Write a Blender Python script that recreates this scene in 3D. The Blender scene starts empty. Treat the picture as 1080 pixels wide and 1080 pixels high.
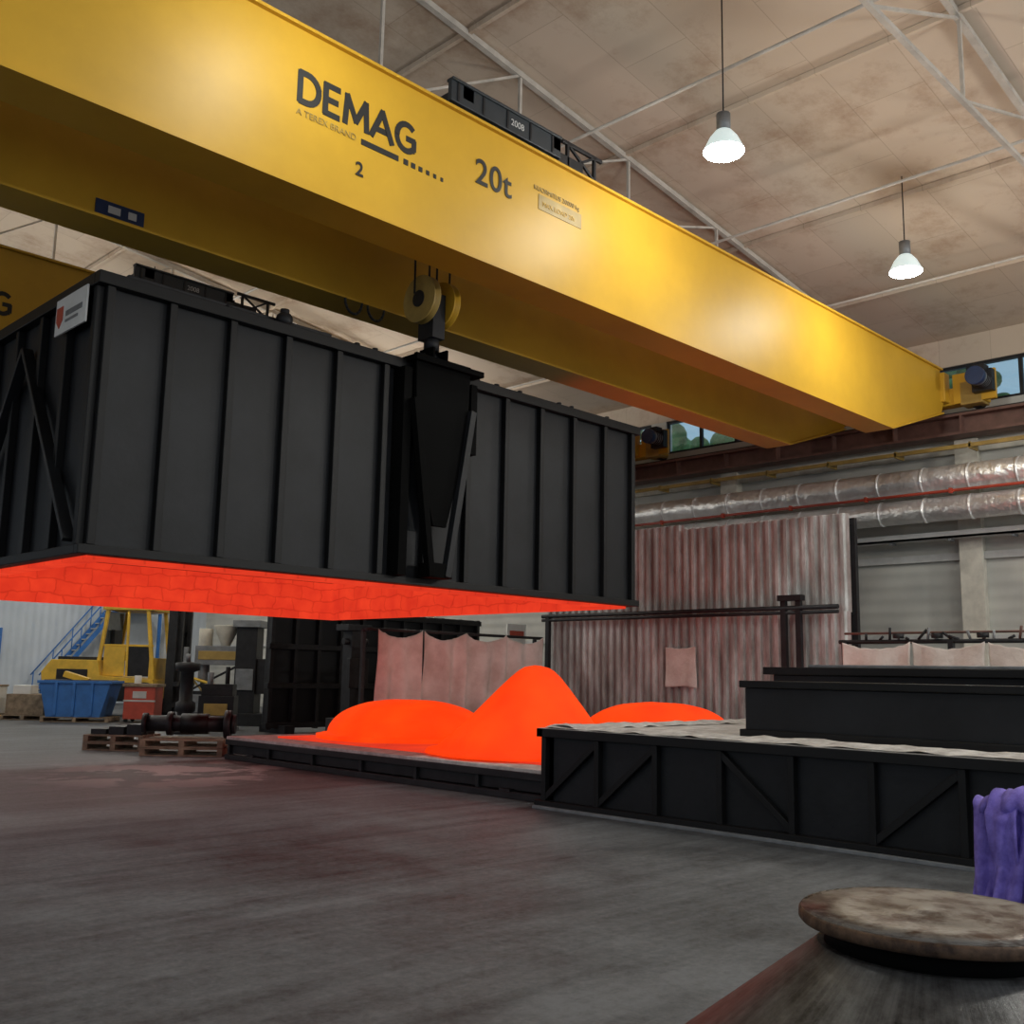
import bpy, bmesh, math, random
from mathutils import Vector, Matrix, Euler, noise
random.seed(7)
scene = bpy.context.scene
scene.view_settings.view_transform = 'Standard'
scene.view_settings.look = 'None'
scene.view_settings.exposure = 0.0
COL = scene.collection

# ------------------------------------------------------------------ materials
def newmat(name):
    m = bpy.data.materials.new(name); m.use_nodes = True
    nt = m.node_tree
    return m, nt, nt.nodes['Principled BSDF']

def mat(name, color, rough=0.5, metal=0.0, var=0.15, scale=3.0, bump=0.0, bscale=30.0,
        emis=None, estr=0.0, c2=None, stretch=(1,1,1), lo=0.35, hi=0.65, spec=0.5, bd=0.01):
    m, nt, b = newmat(name)
    tc = nt.nodes.new('ShaderNodeTexCoord')
    mp = nt.nodes.new('ShaderNodeMapping'); mp.inputs['Scale'].default_value = stretch
    nt.links.new(tc.outputs['Object'], mp.inputs['Vector'])
    nz = nt.nodes.new('ShaderNodeTexNoise'); nz.inputs['Scale'].default_value = scale
    nz.inputs['Detail'].default_value = 8; nz.inputs['Roughness'].default_value = 0.62
    nt.links.new(mp.outputs['Vector'], nz.inputs['Vector'])
    cr = nt.nodes.new('ShaderNodeValToRGB')
    cr.color_ramp.elements[0].position = lo; cr.color_ramp.elements[1].position = hi
    if c2 is None:
        c2 = tuple(c*(1-var) for c in color)
        c1 = tuple(min(1, c*(1+var)) for c in color)
    else: c1 = color
    cr.color_ramp.elements[0].color = (*c2, 1); cr.color_ramp.elements[1].color = (*c1, 1)
    nt.links.new(nz.outputs['Fac'], cr.inputs['Fac'])
    nt.links.new(cr.outputs['Color'], b.inputs['Base Color'])
    b.inputs['Roughness'].default_value = rough; b.inputs['Metallic'].default_value = metal
    b.inputs['Specular IOR Level'].default_value = spec
    if bump > 0:
        n2 = nt.nodes.new('ShaderNodeTexNoise'); n2.inputs['Scale'].default_value = bscale
        n2.inputs['Detail'].default_value = 4
        nt.links.new(mp.outputs['Vector'], n2.inputs['Vector'])
        bp = nt.nodes.new('ShaderNodeBump'); bp.inputs['Strength'].default_value = bump
        bp.inputs['Distance'].default_value = bd
        nt.links.new(n2.outputs['Fac'], bp.inputs['Height'])
        nt.links.new(bp.outputs['Normal'], b.inputs['Normal'])
    if emis:
        b.inputs['Emission Color'].default_value = (*emis, 1)
        b.inputs['Emission Strength'].default_value = estr
    return m

M = {}
M['yellow'] = mat('crane_yellow', (0.57,0.325,0.024), 0.46, 0, 0.10, 0.5, spec=0.35)
M['yellow2'] = mat('forklift_yellow', (0.72,0.45,0.04), 0.45, 0, 0.15, 3)
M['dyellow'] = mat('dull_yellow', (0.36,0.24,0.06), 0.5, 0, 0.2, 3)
M['black'] = mat('furnace_black_paint', (0.0082,0.0090,0.0110), 0.5, 0, 0.35, 1.3, 0.15, 10, spec=0.30, bd=0.02)
M['black2'] = mat('rib_black_paint', (0.0050,0.0050,0.0055), 0.5, 0, 0.25, 2.0, spec=0.28)
M['vblack'] = mat('frame_black_neck_shade', (0.0015,0.0015,0.0015), 0.8, 0, 0.25, 2.0, spec=0.08)  # matt black of the lifting frames, also the painted shadow on the cone neck
M['dark'] = mat('dark_steel', (0.018,0.018,0.02), 0.5, 0.2, 0.3, 5, spec=0.35)
M['grey'] = mat('grey_steel', (0.20,0.21,0.22), 0.5, 0.3, 0.2, 5)
M['lgrey'] = mat('light_grey_paint', (0.50,0.50,0.49), 0.6, 0, 0.1, 3)
M['truss'] = mat('truss_paint', (0.44,0.41,0.37), 0.6, 0, 0.15, 3)
M['white'] = mat('white_paint', (0.70,0.70,0.68), 0.5, 0, 0.06, 3)
M['cream'] = mat('cream_paint', (0.62,0.59,0.51), 0.6, 0, 0.2, 2)
M['fibre'] = mat('ceramic_fibre_rim', (0.68,0.66,0.63), 0.9, 0, 0.25, 5, 0.6, 20, c2=(0.40,0.37,0.35))
M['redbrown'] = mat('oxide_red_paint', (0.14,0.07,0.055), 0.55, 0, 0.25, 3)
M['blue'] = mat('blue_paint', (0.03,0.14,0.42), 0.45, 0, 0.15, 3)
M['navy'] = mat('navy_plate', (0.012,0.03,0.09), 0.4, 0, 0.15, 3)
M['slate'] = mat('slate_cover', (0.02,0.026,0.032), 0.5, 0, 0.15, 3)
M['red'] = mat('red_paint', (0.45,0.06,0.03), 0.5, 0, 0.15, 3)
M['wood'] = mat('pallet_wood', (0.24,0.18,0.12), 0.85, 0, 0.35, 6, 0.3, 30)
M['rubber'] = mat('rubber', (0.012,0.012,0.012), 0.8)
M['cloth'] = mat('fibre_cloth', (0.78,0.71,0.66), 0.9, 0, 0.12, 1.6, 0.5, 9, c2=(0.56,0.47,0.42), bd=0.03)
M['text'] = mat('black_lettering', (0.012,0.012,0.012), 0.6)
M['purple'] = mat('purple_webbing', (0.26,0.20,0.70), 0.8, 0, 0.25, 14, 0.5, 150, c2=(0.13,0.09,0.42), bd=0.004)
M['glassdark'] = mat('cab_glass', (0.12,0.15,0.17), 0.1)
M['rust'] = mat('rusted_disc', (0.27,0.235,0.20), 0.45, 0.4, 0.2, 13, 0.6, 60, c2=(0.085,0.045,0.027), lo=0.38, hi=0.56, bd=0.004)
M['rustedge'] = mat('rusted_edge', (0.13,0.075,0.045), 0.6, 0.4, 0.2, 20, 0.5, 60, c2=(0.04,0.022,0.014), lo=0.40, hi=0.6, bd=0.004)
M['foil'] = mat('aluminium_foil', (0.92,0.91,0.90), 0.38, 0.7, 0.1, 3, 1.0, 4, bd=0.07)

def radial_steel(name, c0, c1, rough):
    """turned steel: streaks running radially down the cone (object origin on the axis)"""
    m, nt, b = newmat(name)
    tc = nt.nodes.new('ShaderNodeTexCoord')
    g = nt.nodes.new('ShaderNodeTexGradient'); g.gradient_type='RADIAL'
    nt.links.new(tc.outputs['Object'], g.inputs['Vector'])
    sx = nt.nodes.new('ShaderNodeSeparateXYZ'); nt.links.new(tc.outputs['Object'], sx.inputs[0])
    ms = nt.nodes.new('ShaderNodeMath'); ms.operation='MULTIPLY'; ms.inputs[1].default_value=60
    nt.links.new(g.outputs['Fac'], ms.inputs[0])
    cb = nt.nodes.new('ShaderNodeCombineXYZ'); nt.links.new(ms.outputs[0], cb.inputs['X']); nt.links.new(sx.outputs['Z'], cb.inputs['Y'])
    n = nt.nodes.new('ShaderNodeTexNoise'); n.inputs['Scale'].default_value=1.6; n.inputs['Detail'].default_value=8; n.inputs['Roughness'].default_value=.7
    nt.links.new(cb.outputs[0], n.inputs['Vector'])
    n2 = nt.nodes.new('ShaderNodeTexNoise'); n2.inputs['Scale'].default_value=9; n2.inputs['Detail'].default_value=10; n2.inputs['Roughness'].default_value=.75
    nt.links.new(tc.outputs['Object'], n2.inputs['Vector'])
    a = nt.nodes.new('ShaderNodeMath'); a.operation='MULTIPLY_ADD'; a.inputs[1].default_value=.6; nt.links.new(n.outputs['Fac'],a.inputs[0]); nt.links.new(n2.outputs['Fac'],a.inputs[2])
    cr = nt.nodes.new('ShaderNodeValToRGB'); e=cr.color_ramp.elements
    mr = nt.nodes.new('ShaderNodeMapRange'); mr.inputs['From Min'].default_value=.62; mr.inputs['From Max'].default_value=1.0
    nt.links.new(a.outputs[0], mr.inputs['Value']); nt.links.new(mr.outputs[0], cr.inputs['Fac'])
    e[0].color=(*c0,1); e[1].color=(*c1,1)
    nt.links.new(cr.outputs['Color'], b.inputs['Base Color'])
    b.inputs['Metallic'].default_value=.45; b.inputs['Roughness'].default_value=rough
    bp=nt.nodes.new('ShaderNodeBump'); bp.inputs['Strength'].default_value=.5; bp.inputs['Distance'].default_value=.004
    nt.links.new(a.outputs[0], bp.inputs['Height']); nt.links.new(bp.outputs['Normal'], b.inputs['Normal'])
    return m
M['machined'] = radial_steel('machined_cone_steel',(0.03,0.026,0.024),(0.19,0.185,0.18),.42)

def corr_mat():
    m, nt, b = newmat('weathered_corrugated_steel')
    tc = nt.nodes.new('ShaderNodeTexCoord')
    mp = nt.nodes.new('ShaderNodeMapping'); mp.inputs['Scale'].default_value = (1, 1.6, 0.35)
    nt.links.new(tc.outputs['Object'], mp.inputs['Vector'])
    nz = nt.nodes.new('ShaderNodeTexNoise'); nz.inputs['Scale'].default_value = 1.6
    nz.inputs['Detail'].default_value = 10; nz.inputs['Roughness'].default_value = 0.68
    nt.links.new(mp.outputs['Vector'], nz.inputs['Vector'])
    cr = nt.nodes.new('ShaderNodeValToRGB')
    e = cr.color_ramp.elements
    e[0].position = 0.30; e[0].color = (0.19,0.175,0.16,1)
    e[1].position = 0.66; e[1].color = (0.72,0.74,0.73,1)
    x = e.new(0.5); x.color = (0.43,0.43,0.415,1)
    nt.links.new(nz.outputs['Fac'], cr.inputs['Fac'])
    nt.links.new(cr.outputs['Color'], b.inputs['Base Color'])
    b.inputs['Metallic'].default_value = 0.2; b.inputs['Roughness'].default_value = 0.55
    return m
M['corr'] = corr_mat()

def glow_mat(name, c1, c2, s, brick=False):
    m, nt, b = newmat(name)
    tc = nt.nodes.new('ShaderNodeTexCoord')
    nz = nt.nodes.new('ShaderNodeTexNoise'); nz.inputs['Scale'].default_value = 1.2 if not brick else 2.5
    nz.inputs['Detail'].default_value = 3; nz.inputs['Roughness'].default_value = 0.5
    nt.links.new(tc.outputs['Object'], nz.inputs['Vector'])
    cr = nt.nodes.new('ShaderNodeValToRGB')
    cr.color_ramp.elements[0].position = 0.30; cr.color_ramp.elements[1].position = 0.68
    cr.color_ramp.elements[0].color = (*c2,1); cr.color_ramp.elements[1].color = (*c1,1)
    nt.links.new(nz.outputs['Fac'], cr.inputs['Fac'])
    out = cr.outputs['Color']
    if brick:
        # quilted blanket modules: distorted soft seams
        n3 = nt.nodes.new('ShaderNodeTexNoise'); n3.inputs['Scale'].default_value = 2.2; n3.inputs['Detail'].default_value=5
        nt.links.new(tc.outputs['Object'], n3.inputs['Vector'])
        vs = nt.nodes.new('ShaderNodeVectorMath'); vs.operation='SCALE'; vs.inputs['Scale'].default_value=0.25
        nt.links.new(n3.outputs['Color'], vs.inputs[0])
        va = nt.nodes.new('ShaderNodeVectorMath'); va.operation='ADD'
        nt.links.new(tc.outputs['Object'], va.inputs[0]); nt.links.new(vs.outputs[0], va.inputs[1])
        sx = nt.nodes.new('ShaderNodeSeparateXYZ'); nt.links.new(va.outputs[0], sx.inputs[0])
        ad = nt.nodes.new('ShaderNodeMath'); ad.operation = 'ADD'
        nt.links.new(sx.outputs['X'], ad.inputs[0]); nt.links.new(sx.outputs['Y'], ad.inputs[1])
        cb = nt.nodes.new('ShaderNodeCombineXYZ')
        nt.links.new(ad.outputs[0], cb.inputs['X']); nt.links.new(sx.outputs['Z'], cb.inputs['Y'])
        bt = nt.nodes.new('ShaderNodeTexBrick'); bt.inputs['Scale'].default_value = 1.0
        bt.inputs['Brick Width'].default_value = 0.5; bt.inputs['Row Height'].default_value = 0.25
        bt.inputs['Mortar Size'].default_value = 0.022; bt.inputs['Mortar Smooth'].default_value = 1.0; bt.offset = 0.35
        bt.inputs['Color1'].default_value = (1,1,1,1); bt.inputs['Color2'].default_value = (0.92,0.89,0.89,1)
        bt.inputs['Mortar'].default_value = (0.74,0.68,0.68,1)
        nt.links.new(cb.outputs[0], bt.inputs['Vector'])
        mx = nt.nodes.new('ShaderNodeMix'); mx.data_type = 'RGBA'; mx.blend_type = 'MULTIPLY'
        mx.inputs[0].default_value = 1.0
        nt.links.new(out, mx.inputs[6]); nt.links.new(bt.outputs['Color'], mx.inputs[7])
        out = mx.outputs[2]
    b.inputs['Base Color'].default_value = (0.10,0.025,0.012,1)
    b.inputs['Roughness'].default_value = 0.9; b.inputs['Specular IOR Level'].default_value = 0.1
    nt.links.new(out, b.inputs['Emission Color'])
    b.inputs['Emission Strength'].default_value = s
    return m
M['glow'] = glow_mat('red_hot_steel', (1.0,0.066,0.003), (0.98,0.040,0.002), 1.0)
M['lining'] = glow_mat('red_hot_lining', (0.82,0.050,0.018), (0.66,0.032,0.014), 1.0, True)
M['lining2'] = mat('dimmed_lining', (0.25,0.07,0.05), 0.9, emis=(0.5,0.03,0.01), estr=0.12)  # unseen upper lining, glow turned down to lessen red light on the floor
M['glowdim'] = glow_mat('hot_bedding', (0.90,0.05,0.012), (0.68,0.035,0.015), 0.95)

def floor_mat():
    m, nt, b = newmat('worn_concrete_floor')
    tc = nt.nodes.new('ShaderNodeTexCoord')
    def nz(scale, st, rot=0, det=8, rg=0.6):
        mp = nt.nodes.new('ShaderNodeMapping'); mp.inputs['Scale'].default_value = st
        mp.inputs['Rotation'].default_value = (0,0,rot)
        nt.links.new(tc.outputs['Object'], mp.inputs['Vector'])
        n = nt.nodes.new('ShaderNodeTexNoise'); n.inputs['Scale'].default_value = scale
        n.inputs['Detail'].default_value = det; n.inputs['Roughness'].default_value = rg
        nt.links.new(mp.outputs['Vector'], n.inputs['Vector']); return n.outputs['Fac']
    a = nz(0.45,(1,1,1),0,12,.75); c = nz(1.1,(0.22,3.0,1),-0.5,8,.65); c2 = nz(1.6,(0.18,3.2,1),0.06,8,.65); d = nz(14,(1,1,1),0,10,.85)
    def madd(x,k,y=None):
        n=nt.nodes.new('ShaderNodeMath'); n.operation='MULTIPLY_ADD'; nt.links.new(x,n.inputs[0]); n.inputs[1].default_value=k
        if y is None: n.inputs[2].default_value=0
        else: nt.links.new(y,n.inputs[2])
        return n.outputs[0]
    s0=madd(d,1.1,madd(c2,.55,madd(c,.40,madd(a,1.5))))
    mr = nt.nodes.new('ShaderNodeMapRange'); mr.inputs['From Min'].default_value=1.50; mr.inputs['From Max'].default_value=2.02
    nt.links.new(s0, mr.inputs['Value'])
    cr = nt.nodes.new('ShaderNodeValToRGB'); e = cr.color_ramp.elements
    e[0].color=(0.028,0.030,0.034,1); e[1].color=(0.158,0.168,0.180,1)
    nt.links.new(mr.outputs[0], cr.inputs['Fac'])
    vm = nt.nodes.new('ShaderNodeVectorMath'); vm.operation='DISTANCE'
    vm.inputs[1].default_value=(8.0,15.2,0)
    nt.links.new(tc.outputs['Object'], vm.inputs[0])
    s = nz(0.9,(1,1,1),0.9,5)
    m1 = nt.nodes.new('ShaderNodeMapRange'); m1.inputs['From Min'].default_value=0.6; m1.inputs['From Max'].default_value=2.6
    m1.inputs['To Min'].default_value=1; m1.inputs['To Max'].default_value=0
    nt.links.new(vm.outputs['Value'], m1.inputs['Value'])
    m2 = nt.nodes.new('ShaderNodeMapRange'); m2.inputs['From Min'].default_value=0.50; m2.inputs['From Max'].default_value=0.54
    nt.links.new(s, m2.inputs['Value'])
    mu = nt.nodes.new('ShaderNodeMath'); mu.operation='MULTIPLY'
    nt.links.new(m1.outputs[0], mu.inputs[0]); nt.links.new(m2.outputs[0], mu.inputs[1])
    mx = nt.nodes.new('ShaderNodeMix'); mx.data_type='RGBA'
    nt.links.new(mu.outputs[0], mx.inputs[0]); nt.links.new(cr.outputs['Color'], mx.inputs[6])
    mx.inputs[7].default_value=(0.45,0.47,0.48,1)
    nt.links.new(mx.outputs[2], b.inputs['Base Color'])
    r = nt.nodes.new('ShaderNodeMapRange'); r.inputs['From Min'].default_value=.3; r.inputs['From Max'].default_value=.7
    r.inputs['To Min'].default_value=0.48; r.inputs['To Max'].default_value=0.72
    nt.links.new(a, r.inputs['Value']); nt.links.new(r.outputs[0], b.inputs['Roughness'])
    b.inputs['Specular IOR Level'].default_value=0.35
    bp = nt.nodes.new('ShaderNodeBump'); bp.inputs['Strength'].default_value=0.4; bp.inputs['Distance'].default_value=0.008
    nt.links.new(d, bp.inputs['Height']); nt.links.new(bp.outputs['Normal'], b.inputs['Normal'])
    return m
M['floor'] = floor_mat()

def ceil_mat():
    m, nt, b = newmat('ceiling_boards')
    tc = nt.nodes.new('ShaderNodeTexCoord')
    bt = nt.nodes.new('ShaderNodeTexBrick'); bt.inputs['Scale'].default_value=1.0
    bt.inputs['Brick Width'].default_value=3.05; bt.inputs['Row Height'].default_value=1.22
    bt.inputs['Mortar Size'].default_value=0.008; bt.offset=0.5
    bt.inputs['Color1'].default_value=(0.58,0.485,0.39,1); bt.inputs['Color2'].default_value=(0.54,0.45,0.36,1)
    bt.inputs['Mortar'].default_value=(0.44,0.36,0.28,1)
    nt.links.new(tc.outputs['Object'], bt.inputs['Vector'])
    n = nt.nodes.new('ShaderNodeTexNoise'); n.inputs['Scale'].default_value=0.55; n.inputs['Detail'].default_value=10
    n.inputs['Roughness'].default_value=0.72
    nt.links.new(tc.outputs['Object'], n.inputs['Vector'])
    cr = nt.nodes.new('ShaderNodeValToRGB'); e=cr.color_ramp.elements
    e[0].position=0.26; e[0].color=(0.60,0.46,0.37,1); e[1].position=0.50; e[1].color=(1,1,1,1)
    nt.links.new(n.outputs['Fac'], cr.inputs['Fac'])
    mx = nt.nodes.new('ShaderNodeMix'); mx.data_type='RGBA'; mx.blend_type='MULTIPLY'; mx.inputs[0].default_value=1
    nt.links.new(bt.outputs['Color'], mx.inputs[6]); nt.links.new(cr.outputs['Color'], mx.inputs[7])
    nt.links.new(mx.outputs[2], b.inputs['Base Color'])
    b.inputs['Roughness'].default_value=0.85
    return m
M['ceil'] = ceil_mat()

def wall_mat(name, c1, c2, rib):
    m, nt, b = newmat(name)
    tc = nt.nodes.new('ShaderNodeTexCoord')
    n = nt.nodes.new('ShaderNodeTexNoise'); n.inputs['Scale'].default_value=0.7; n.inputs['Detail'].default_value=6
    nt.links.new(tc.outputs['Object'], n.inputs['Vector'])
    cr = nt.nodes.new('ShaderNodeValToRGB'); e=cr.color_ramp.elements
    e[0].position=.3; e[1].position=.7; e[0].color=(*c2,1); e[1].color=(*c1,1)
    nt.links.new(n.outputs['Fac'], cr.inputs['Fac']); nt.links.new(cr.outputs['Color'], b.inputs['Base Color'])
    w = nt.nodes.new('ShaderNodeTexWave'); w.bands_direction = rib; w.inputs['Scale'].default_value=1.0
    nt.links.new(tc.outputs['Object'], w.inputs['Vector'])
    bp = nt.nodes.new('ShaderNodeBump'); bp.inputs['Strength'].default_value=0.3; bp.inputs['Distance'].default_value=0.05
    nt.links.new(w.outputs['Fac'], bp.inputs['Height']); nt.links.new(bp.outputs['Normal'], b.inputs['Normal'])
    b.inputs['Roughness'].default_value=0.6
    return m
M['wallR'] = wall_mat('painted_wall', (0.58,0.57,0.52), (0.40,0.40,0.38), 'Z')
M['wallB'] = wall_mat('pale_blue_wall', (0.55,0.61,0.68), (0.42,0.48,0.55), 'X')

def glass_mat():
    m = bpy.data.materials.new('window_glass'); m.use_nodes=True; nt=m.node_tree
    for n in list(nt.nodes): nt.nodes.remove(n)
    o=nt.nodes.new('ShaderNodeOutputMaterial'); t=nt.nodes.new('ShaderNodeBsdfTransparent'); g=nt.nodes.new('ShaderNodeBsdfGlossy')
    t.inputs[0].default_value=(0.75,0.92,1,1); g.inputs['Roughness'].default_value=0.05
    mx=nt.nodes.new('ShaderNodeMixShader'); mx.inputs[0].default_value=0.12
    nt.links.new(t.outputs[0],mx.inputs[1]); nt.links.new(g.outputs[0],mx.inputs[2]); nt.links.new(mx.outputs[0],o.inputs[0])
    return m
M['glass']=glass_mat()
M['lampglow'] = mat('lamp_glow', (0.9,0.95,0.95), 0.5, emis=(0.88,1.0,0.97), estr=60)
M['shade'] = mat('translucent_shade', (0.55,0.58,0.58), 0.4, emis=(0.75,0.92,0.90), estr=0.6)
M['foliage'] = mat('foliage', (0.10,0.20,0.07), 0.8, 0, 0.5, 2, 0.8, 5, bd=.1)

# ------------------------------------------------------------------ mesh builder
class B:
    def __init__(s): s.bm=bmesh.new(); s.mats=[]
    def mi(s,k):
        if k not in s.mats: s.mats.append(k)
        return s.mats.index(k)
    def _set(s,verts,k,smooth=False):
        i=s.mi(k)
        for f in {f for v in verts for f in v.link_faces}:
            f.material_index=i; f.smooth=smooth
    def box(s,x0,x1,y0,y1,z0,z1,k,rot=None):
        c=Vector(((x0+x1)/2,(y0+y1)/2,(z0+z1)/2))
        mt=Matrix.Translation(c)
        if rot: mt=mt@Euler(rot).to_matrix().to_4x4()
        mt=mt@Matrix.Diagonal((abs(x1-x0),abs(y1-y0),abs(z1-z0),1))
        r=bmesh.ops.create_cube(s.bm,size=1,matrix=mt); s._set(r['verts'],k)
    def beam(s,p,q,w,h,k,up=(0,0,1)):
        p=Vector(p);q=Vector(q);d=q-p;L=d.length;x=d.normalized();u=Vector(up)
        if abs(x.dot(u))>0.98:u=Vector((0,1,0))
        y=u.cross(x).normalized();z=x.cross(y)
        mt=Matrix((x,y,z)).transposed().to_4x4();mt.translation=(p+q)/2
        mt=mt@Matrix.Diagonal((L,w,h,1))
        r=bmesh.ops.create_cube(s.bm,size=1,matrix=mt); s._set(r['verts'],k)
    def cyl(s,p,q,r,k,r2=None,seg=20,smooth=True):
        p=Vector(p);q=Vector(q);d=q-p
        mt=d.to_track_quat('Z','Y').to_matrix().to_4x4();mt.translation=(p+q)/2
        o=bmesh.ops.create_cone(s.bm,cap_ends=True,segments=seg,radius1=r,radius2=r if r2 is None else r2,depth=d.length,matrix=mt)
        s._set(o['verts'],k)
        if smooth:
            for f in {f for v in o['verts'] for f in v.link_faces}:
                if len(f.verts)==4:f.smooth=True
    def sph(s,c,r,k,sc=(1,1,1),seg=20):
        mt=Matrix.Translation(c)@Matrix.Diagonal((*sc,1))
        o=bmesh.ops.create_uvsphere(s.bm,u_segments=seg,v_segments=seg//2+2,radius=r,matrix=mt); s._set(o['verts'],k,True)
    def prism(s,pts,d,k):
        d=Vector(d); a=[s.bm.verts.new(p) for p in pts]; b=[s.bm.verts.new(Vector(p)+d) for p in pts]
        i=s.mi(k); fs=[s.bm.faces.new(a),s.bm.faces.new(b[::-1])]
        n=len(a)
        for j in range(n): fs.append(s.bm.faces.new((a[j],b[j],b[(j+1)%n],a[(j+1)%n])))
        for f in fs:f.material_index=i
        bmesh.ops.recalc_face_normals(s.bm,faces=fs)
    def lathe(s,c,prof,k,seg=64,smooth=True,wob=0,cap=True,mx=None,lean=(0,0)):
        c=Vector(c); rings=[]
        for (r,z) in prof:
            ring=[]
            for j in range(seg):
                t=2*math.pi*j/seg
                n1=noise.noise(Vector((math.cos(t)*2,math.sin(t)*2,z*3+c.x))) if wob else 0
                n2=noise.noise(Vector((r*math.cos(t)*3,r*math.sin(t)*3,c.y))) if wob and z>.02 else 0
                rr=r*(1+wob*n1)
                p=Vector((rr*math.cos(t)+lean[0]*z,rr*math.sin(t)+lean[1]*z,z+wob*.4*n2))
                if mx: p=mx@p
                ring.append(s.bm.verts.new(c+p))
            rings.append(ring)
        i=s.mi(k); fs=[]
        for a,b in zip(rings,rings[1:]):
            for j in range(seg):
                f=s.bm.faces.new((a[j],a[(j+1)%seg],b[(j+1)%seg],b[j])); f.smooth=smooth; fs.append(f)
        if cap:
            fs.append(s.bm.faces.new(rings[0])); fs.append(s.bm.faces.new(rings[-1]))
        for f in fs:f.material_index=i
        bmesh.ops.recalc_face_normals(s.bm,faces=fs)
    def grid(s,fn,nu,nv,k,smooth=True,thick=0):
        vs=[[s.bm.verts.new(fn(u/nu,v/nv)) for v in range(nv+1)] for u in range(nu+1)]
        i=s.mi(k)
        for a in range(nu):
            for b in range(nv):
                f=s.bm.faces.new((vs[a][b],vs[a+1][b],vs[a+1][b+1],vs[a][b+1])); f.material_index=i; f.smooth=smooth
    def done(s,name,parent=None,loc=None,rz=0,bevel=0,solid=0):
        me=bpy.data.meshes.new(name); s.bm.to_mesh(me); s.bm.free()
        for k in s.mats: me.materials.append(M[k])
        o=bpy.data.objects.new(name,me); COL.objects.link(o)
        if loc:o.location=loc
        o.rotation_euler[2]=rz
        if solid:
            md=o.modifiers.new('solid','SOLIDIFY'); md.thickness=solid
        if bevel:
            md=o.modifiers.new('bevel','BEVEL'); md.width=bevel; md.segments=2; md.limit_method='ANGLE'; md.angle_limit=0.7
        if parent:o.parent=parent
        return o
def empty(name,loc=(0,0,0)):
    o=bpy.data.objects.new(name,None); COL.objects.link(o); o.location=loc; return o
def text(name,body,x,y,z,size,parent,k='text',off=0.0,sx=1.0,rot=(math.pi/2,0,0),sp=1.0):
    c=bpy.data.curves.new(name,'FONT'); c.body=body; c.size=size; c.extrude=0.003; c.offset=off; c.space_character=sp
    c.materials.append(M[k]); o=bpy.data.objects.new(name,c); COL.objects.link(o)
    o.location=(x,y,z); o.rotation_euler=rot; o.scale=(sx,1,1); o.parent=parent; return o
SK=[0]
def strokes(b,segs,x,y,z,w,h,th,k='text'):
    """painted block letter: each stroke a thin plate, slightly staggered in depth"""
    for pl in segs:
        for (p,q) in zip(pl,pl[1:]):
            SK[0]+=1; yy=y-.0007*(SK[0]%9)
            P=Vector((x+p[0]*w,yy,z+p[1]*h)); Q=Vector((x+q[0]*w,yy,z+q[1]*h)); d=(Q-P).normalized(); n=Vector((-d.z,0,d.x))*th/2
            e=d*(th*.3 if len(pl)<4 else th*.12)
            b.prism([P-e-n,Q+e-n,Q+e+n,P-e+n],(0,.012,0),k)
def arc(cx,cy,rx,ry,a0,a1,n=12):
    return [(cx+rx*math.cos(math.radians(a0+(a1-a0)*i/n)),cy+ry*math.sin(math.radians(a0+(a1-a0)*i/n))) for i in range(n+1)]
LET={'D':[[(0.12,0.1),(0.12,0.9)],[(0.1,.9),(.4,.9)]+arc(.4,.5,.5,.4,90,-90)+[(.1,.1)]],
 'E':[[(.12,.1),(.12,.9)],[(.1,.9),(.85,.9)],[(.1,.5),(.75,.5)],[(.1,.1),(.85,.1)]],
 'M':[[(.08,.1),(.14,.9)],[(.14,.9),(.5,.25)],[(.5,.25),(.86,.9)],[(.86,.9),(.92,.1)]],
 'A':[[(.04,.1),(.5,.9)],[(.5,.9),(.96,.1)],[(.24,.34),(.76,.34)]],
 'G':[arc(.55,.5,.45,.40,48,310,16)+[(.92,.2),(.92,.5)],[(.92,.48),(.6,.48)]]}
def maker(y,x,z,h,parent):
    b=B(); cx=x
    for ch,w in (('D',.32),('E',.25),('M',.37),('A',.33),('G',.33)):
        strokes(b,LET[ch],cx,y,z,w,h,.074); cx+=w+.03
    b.done('maker_lettering',parent)

# ------------------------------------------------------------------ room
XW=24.5
def roof(x): return 9.9+0.13*(XW-x) if x>4 else 9.9+0.13*(XW-4)-0.13*(4-x)
b=B(); b.box(-14,XW,-8,45,-0.2,0,'floor'); b.done('floor')
b=B()
b.prism([(-14,-8,roof(-14)),(4,-8,roof(4)),(XW+.3,-8,roof(XW+.3)),(XW+.3,-8,roof(XW)+.25),(4,-8,roof(4)+.25),(-14,-8,roof(-14)+.25)],(0,53.3,0),'ceil')
b.done('ceiling')
b=B()
b.box(XW,XW+.3,-8,45,0,8.2,'wallR'); b.box(XW,XW+.3,-8,45,9.2,9.9,'ceil')
y=-8
while y<45:
    b.box(XW,XW+.3,y,y+.55,8.2,9.2,'wallR'); y+=6.5
b.done('wall_right')
b=B(); b.box(-14,XW,45,45.3,0,12.6,'wallB'); b.done('wall_back')
y=-8+.55; n=1
while y<44:
    y1=min(y+5.95,45)
    b=B(); b.box(XW+.1,XW+.12,y,y1,8.2,9.2,'glass')
    for k in range(6):
        yy=y+(y1-y)*k/5; b.box(XW+.06,XW+.16,yy-.04,yy+.04,8.2,9.2,'dark')
    b.box(XW+.05,XW+.17,y,y1,8.2,8.27,'dark'); b.box(XW+.05,XW+.17,y,y1,9.13,9.2,'dark')
    b.done('window_%d'%n); n+=1; y+=6.5
for y in (-3.9,2.6,9.1,15.6,22.1,28.6,35.1):
    b=B(); b.box(24.2,24.5,y-.2,y+.2,0,7.26,'cream'); b.box(24.12,24.2,y-.26,y+.26,0,7.26,'cream')
    b.done('wall_column')
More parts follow.
